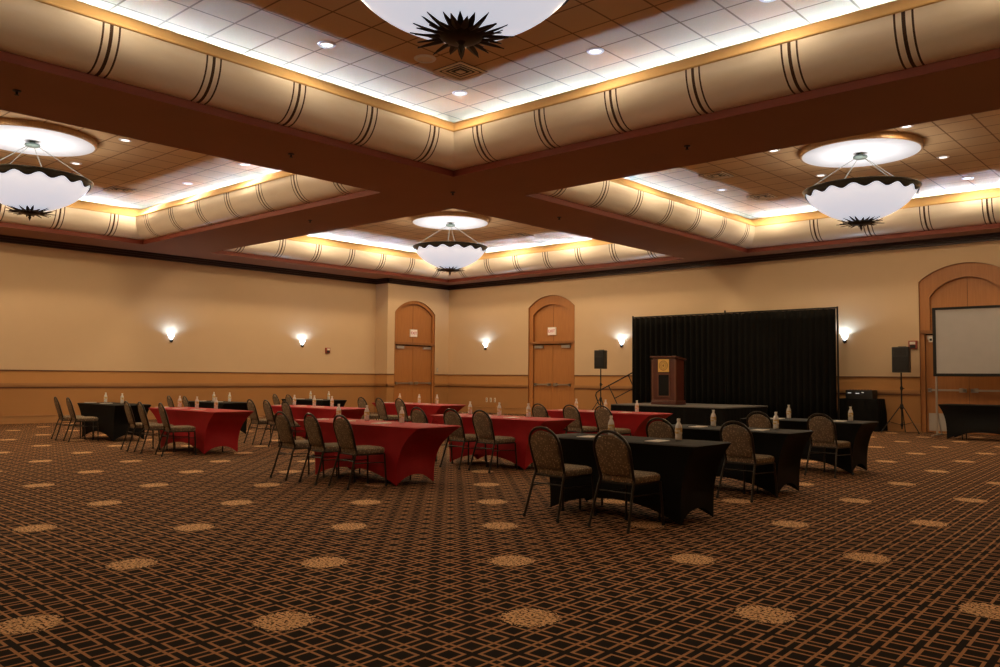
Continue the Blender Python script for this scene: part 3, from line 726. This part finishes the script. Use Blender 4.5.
DY = -1.25; DX0, DX1, DZ = 9.78, 16.38, 3.38
t = thing('drape_backdrop', 'tall black pleated drape on upright poles behind the stage', 'drape')
NP = 4; step = (DX1-DX0-.04)/NP
for p in range(NP):
    b = MB(); rows = []; n = 60
    for zz, amp in ((DZ-.03, .018), (DZ-.3, .03), (2., .042), (1., .05), (.02, .058)):
        r = []
        for k in range(n+1):
            x = DX0+.02+step*p+(step+(.10 if p < NP-1 else 0))*k/n
            r.append(b.V((x, DY+.02+.016*(p % 2)+amp*math.sin(2*PI*k/n*9+p)+.012*math.sin(k*.9+zz*.4), zz)))
        rows.append(r)
    b.loft(rows, closed=False); o = b.build('drape_panel', 'drape', t, smooth=True)
    md = o.modifiers.new('thick', 'SOLIDIFY'); md.thickness = .006
for x, zt_ in ((DX0-.02, DZ+.05), ((DX0+DX1)/2-.05, DZ+.08), (DX1+.0, DZ+.03)):
    b = MB(); b.tube([(x, DY+.10, .01), (x, DY+.10, zt_)], .026, 10); b.box(x-.16, x+.16, DY+.08, DY+.30, 0, .012); b.build('upright_pole', 'black_metal', t)
b = MB(); b.tube([(DX0-.02, DY+.1, DZ), (DX1+.0, DY+.1, DZ)], .022, 8); b.build('crossbar', 'black_metal', t)

t = thing('stage_stairs', 'black stage stairs with slanted tube handrail left of the drape', 'stairs', (0, 0, 0))
for k in range(3):
    b = MB(); b.box(9.30+.33*k, 9.30+.33*k+.36, -.95, -.30, .16*(k+1)-.04, .16*(k+1)); b.build('tread', 'stage_top', t, bev=.004)
for y in (-.96, -.29):
    b = MB(); b.prism([(9.25, .0), (9.47, .0), (10.40, .44), (10.40, .50), (10.10, .47)], y-.015, y+.015); b.build('stringer', 'black_metal', t)
y = -1.0
b = MB(); b.tube([(8.30, y, .50), (8.24, y, .64), (8.17, y, .80), (8.20, y, .90), (8.32, y, .97), (9.0, y, 1.28), (9.71, y, 1.61), (10.25, y, 1.87)], .022, 8); b.build('handrail', 'black_metal', t, smooth=True)
b = MB(); b.tube([(8.94, y, .72), (9.63, y, 1.04), (10.30, y, 1.35)], .017, 8); b.build('mid_rail', 'black_metal', t)
for (xa, za, xb, zb_) in ((8.70, 1.14, 8.94, .72), (9.48, 1.50, 9.70, 1.07), (10.2, 1.84, 10.35, .47), (8.30, .52, 9.30, .03), (8.94, .72, 9.32, .06)):
    b = MB(); b.tube([(xa, y, za), (xb, y, zb_)], .017, 8); b.build('baluster', 'black_metal', t)

# lectern
LX, LY = 12.20, -3.05
t = thing('lectern', 'mahogany lectern with a gold square seal, standing on the stage', 'lectern', (LX, LY, SZ))
W2, D2, H = .37, .25, 1.30
b = MB(); b.box(-W2, W2, -D2, D2, .09, H); b.build('body', 'mahogany', t, bev=.01)
b = MB(); b.box(-W2-.04, W2+.04, -D2-.04, D2+.04, 0, .09); b.build('base', 'mahogany', t, bev=.012)
b = MB(); b.box(-W2-.03, W2+.03, -D2-.03, D2+.03, .09, .13); b.build('base_moulding', 'mahogany_edge', t, bev=.01)
b = MB(); b.prism([(-D2-.06, H+.06), (-D2-.06, H+.10), (D2+.04, H+.03), (D2+.04, H-.01)], -W2-.06, W2+.06, 'x'); b.build('reading_top', 'mahogany_edge', t, bev=.006)
b = MB(); b.prism([(-D2, H), (-D2, H+.065), (D2, H)], -W2, W2, 'x'); b.build('top_wedge', 'mahogany', t)
for s in (-1, 1):
    b = MB(); b.box(s*W2-.035, s*W2+.035, -D2-.012, -D2+.04, .13, H); b.build('corner_post', 'mahogany_edge', t, bev=.006)
b = MB()
for x0, x1, z0, z1 in ((-.21, .21, .22, .26), (-.21, .21, .86, .90), (-.21, -.17, .26, .86), (.17, .21, .26, .86)): b.box(x0, x1, -D2-.014, -D2-.001, z0, z1)
fr = b.build('front_panel_frame', 'mahogany_edge', t)
b = MB(); b.box(-.17, .17, -D2-.005, -D2-.001, .26, .86); b.build('front_panel', 'black_cloth', t)
b = MB(); b.box(-.18, .18, -D2-.022, -D2-.001, .94, 1.31); pl = b.build('seal_plate', 'gold', t, bev=.004)
b = MB()
b.X = Matrix.Translation((0, -D2-.022, 1.125)) @ Matrix.Rotation(PI/2, 4, 'X')
for r0, r1 in ((.128, .142), (.070, .078)): b.lathe([(r0, 0), (r0, .006), (r1, .006), (r1, 0)], 36, cap=False)
b.build('seal_ring', 'gold_dark', pl)
b = MB(); b.X = Matrix.Translation((0, -D2-.022, 1.125)) @ Matrix.Rotation(PI/2, 4, 'X')
pts = [((.045 if k % 2 else .02)*math.cos(PI*k/8), (.045 if k % 2 else .02)*math.sin(PI*k/8)) for k in range(16)]; b.prism(pts, 0, .006, 'z'); b.build('seal_star', 'gold_dark', pl)
b = MB()
for k in range(20):
    a = 2*PI*k/20; b.X = Matrix.Translation((0, -D2-.022, 1.125)) @ Matrix.Rotation(PI/2, 4, 'X') @ Matrix.Rotation(a, 4, 'Z'); b.box(.094, .112, -.007, .007, 0, .005)
b.build('seal_marks', 'gold_dark', pl)

# ------------------------------------------------------------------ loudspeakers on stands
def speaker(name, label, loc, w, h, d):
    t = thing(name, label, 'speaker', loc)
    b = MB(); pl = [(-w/2, -d/2+.02), (-w/2+.02, -d/2), (w/2-.02, -d/2), (w/2, -d/2+.02), (w/2-.03, d/2-.12), (w*.30, d/2), (-w*.30, d/2), (-w/2+.03, d/2-.12)]
    b.prism(pl, 0, h, 'z'); b.build('cabinet', 'black_plastic', t, bev=.02)
    b = MB(); b.box(-w/2+.035, w/2-.035, -d/2-.012, -d/2+.004, .04, h*.62); b.build('woofer_grille', 'grille', t, bev=.01)
    b = MB(); b.prism([(-w*.36, h*.66), (w*.36, h*.66), (w*.30, h*.94), (-w*.30, h*.94)], -d/2-.006, -d/2+.004); hn = b.build('horn', 'rubber', t)
    b = MB(); b.prism([(-w*.14, h*.74), (w*.14, h*.74), (w*.11, h*.86), (-w*.11, h*.86)], -d/2-.009, -d/2-.005); b.build('throat', 'grille', hn)
    b = MB(); b.box(-.10, .10, -.03, .02, h, h+.02); b.build('top_handle', 'rubber', t, bev=.006)
    return t
speaker('loudspeaker', 'black loudspeaker on a tripod right of the drape', (17.90, -.66, 1.60), .44, .68, .38)
speaker('loudspeaker', 'black loudspeaker on a thin pole left of the drape', (8.83, -1.6, 1.70), .38, .61, .34)
def stand(label, x, y, top):
    t = thing('speaker_stand', label, 'stand', (x, y, 0))
    b = MB(); b.tube([(0, 0, .10), (0, 0, top)], .02, 10); b.build('pole', 'black_metal', t, smooth=True)
    b = MB(); b.lathe([(.03, .62), (.045, .64), (.045, .74), (.03, .76)], 12); b.build('collar', 'black_metal', t, smooth=True)
    b = MB(); b.lathe([(.028, 1.13), (.036, 1.15), (.036, 1.21), (.028, 1.23)], 12); b.box(.03, .075, -.012, .012, 1.165, 1.19); b.build('height_knob', 'black_metal', t)
    b = MB(); b.lathe([(.02, .16), (.035, .18), (.035, .24), (.02, .26)], 12); b.build('brace_collar', 'black_metal', t)
    for k, a in enumerate((-.35, PI+.35, PI/2+.1)):
        rr = .50 if k < 2 else .42
        ca, sa = math.cos(a), math.sin(a); l = MB(); l.tube([(.04*ca, .04*sa, .70), (rr*ca, rr*sa, .02)], .013, 8); lg = l.build('leg', 'black_metal', t)
        l = MB(); l.tube([((rr-.02)*ca, (rr-.02)*sa, .045), (rr*ca*1.02, rr*sa*1.02, .003)], .017, 8); l.build('rubber_foot', 'rubber', lg)
        l = MB(); l.tube([(.03*ca, .03*sa, .21), (rr*.62*ca, rr*.62*sa, .70-.68*.62+.01)], .008, 6); l.build('brace', 'black_metal', t)
    return t
stand('black tripod stand carrying the loudspeaker right of the drape', 17.86, -.66, 1.596)
stand('black tripod stand carrying the loudspeaker left of the drape', 8.80, -1.6, 1.696)

# ------------------------------------------------------------------ equipment cart with black cloth and rack units
t = thing('equipment_cart', 'black cloth-draped equipment cart between drape and tripod speaker', 'cart', (16.76, -.46, 0))
b = MB(); rings = []
for k, (hx, hy, z, am) in enumerate(((.50, .30, .88, 0), (.515, .315, .865, .0), (.55, .34, .50, .012), (.56, .37, .012, .024))):
    ring = []
    per = [(-1, -1), (1, -1), (1, 1), (-1, 1)]
    for q in range(4):
        (ax, ay), (bx, by) = per[q], per[(q+1) % 4]
        for j in range(16):
            f_ = j/16; x = hx*(ax+(bx-ax)*f_); y = hy*(ay+(by-ay)*f_); w = am*math.sin(2*PI*j/4)
            x += w*(1 if q == 1 else -1 if q == 3 else 0); y += w*(-1 if q == 0 else 1 if q == 2 else 0)
            ring.append(b.V((x, y, z)))
    rings.append(ring)
b.loft(rings); b.F(rings[0]); b.build('cloth', 'drape', t, smooth=True)
for x in (-.4, .4):
    for y in (-.22, .22):
        b = MB(); b.tube([(x, y, .0), (x, y, .86)], .018, 6); b.build('leg', 'black_metal', t)
t = thing('mixer_rack', 'black sound mixer case with small lit displays on the cart', 'mixer', (16.76, -.48, .882))
b = MB(); b.box(-.36, .36, -.20, .22, 0, .235); b.build('case', 'black_plastic', t, bev=.012)
b = MB(); b.box(-.33, .33, -.212, -.20, .03, .205); fp = b.build('front_panel', 'grille', t)
for x0, x1, z0, z1 in ((-.29, -.20, .145, .165), (-.08, .02, .135, .155), (.08, .14, .16, .178)):
    b = MB(); b.box(x0, x1, -.216, -.212, z0, z1); b.build('display', 'led', fp)
b = MB()
for k in range(8): b.lathe([(.012, .235), (.012, .252), (.009, .254)], 8, (-.28+.08*k, -.06))
b.build('knobs', 'rubber', t)

# ------------------------------------------------------------------ projection screen on legs
QX0, QX1, QY, QZ0, QZ1 = 18.78, 21.30, -1.15, 1.50, 3.25
t = thing('projection_screen', 'pale projection screen in a black frame before the far right door', 'screen', ((QX0+QX1)/2, QY, 0))
hw = (QX1-QX0)/2
b = MB(); b.box(-hw+.07, hw-.07, -.004, .004, QZ0+.07, QZ1-.05); b.build('screen_fabric', 'screen', t)
b = MB()
b.box(-hw, hw, -.02, .03, QZ1-.06, QZ1); b.box(-hw, hw, -.02, .03, QZ0, QZ0+.075); b.box(-hw, -hw+.075, -.02, .03, QZ0+.075, QZ1-.06); b.box(hw-.075, hw, -.02, .03, QZ0+.075, QZ1-.06)
b.build('frame', 'black_metal', t)
for s in (-1, 1):
    b = MB(); x = s*(hw-.05); b.box(x-.022, x+.022, .032, .072, .02, QZ1-.3); lg = b.build('leg', 'steel', t)
    b = MB(); b.box(x-.025, x+.025, -.42, .48, 0, .03); b.build('foot', 'steel', lg, bev=.005)
    b = MB(); b.tube([(x, .05, .72), (x, .44, .03)], .012, 6); b.build('brace', 'steel', lg)

# ------------------------------------------------------------------ world and view
w = bpy.data.worlds.new('room_dark'); scene.world = w; w.use_nodes = True
w.node_tree.nodes['Background'].inputs[0].default_value = (.9, .7, .5, 1); w.node_tree.nodes['Background'].inputs[1].default_value = .0
vs = scene.view_settings; vs.view_transform = 'Standard'; vs.look = 'None'; vs.gamma = 1; vs.use_curve_mapping = False; vs.exposure = 0
scene.cycles.max_bounces = 8; scene.cycles.diffuse_bounces = 5; scene.cycles.glossy_bounces = 3; scene.cycles.transmission_bounces = 4
scene.cycles.sample_clamp_indirect = 4; scene.cycles.use_denoising = True; scene.cycles.caustics_reflective = False; scene.cycles.caustics_refractive = False
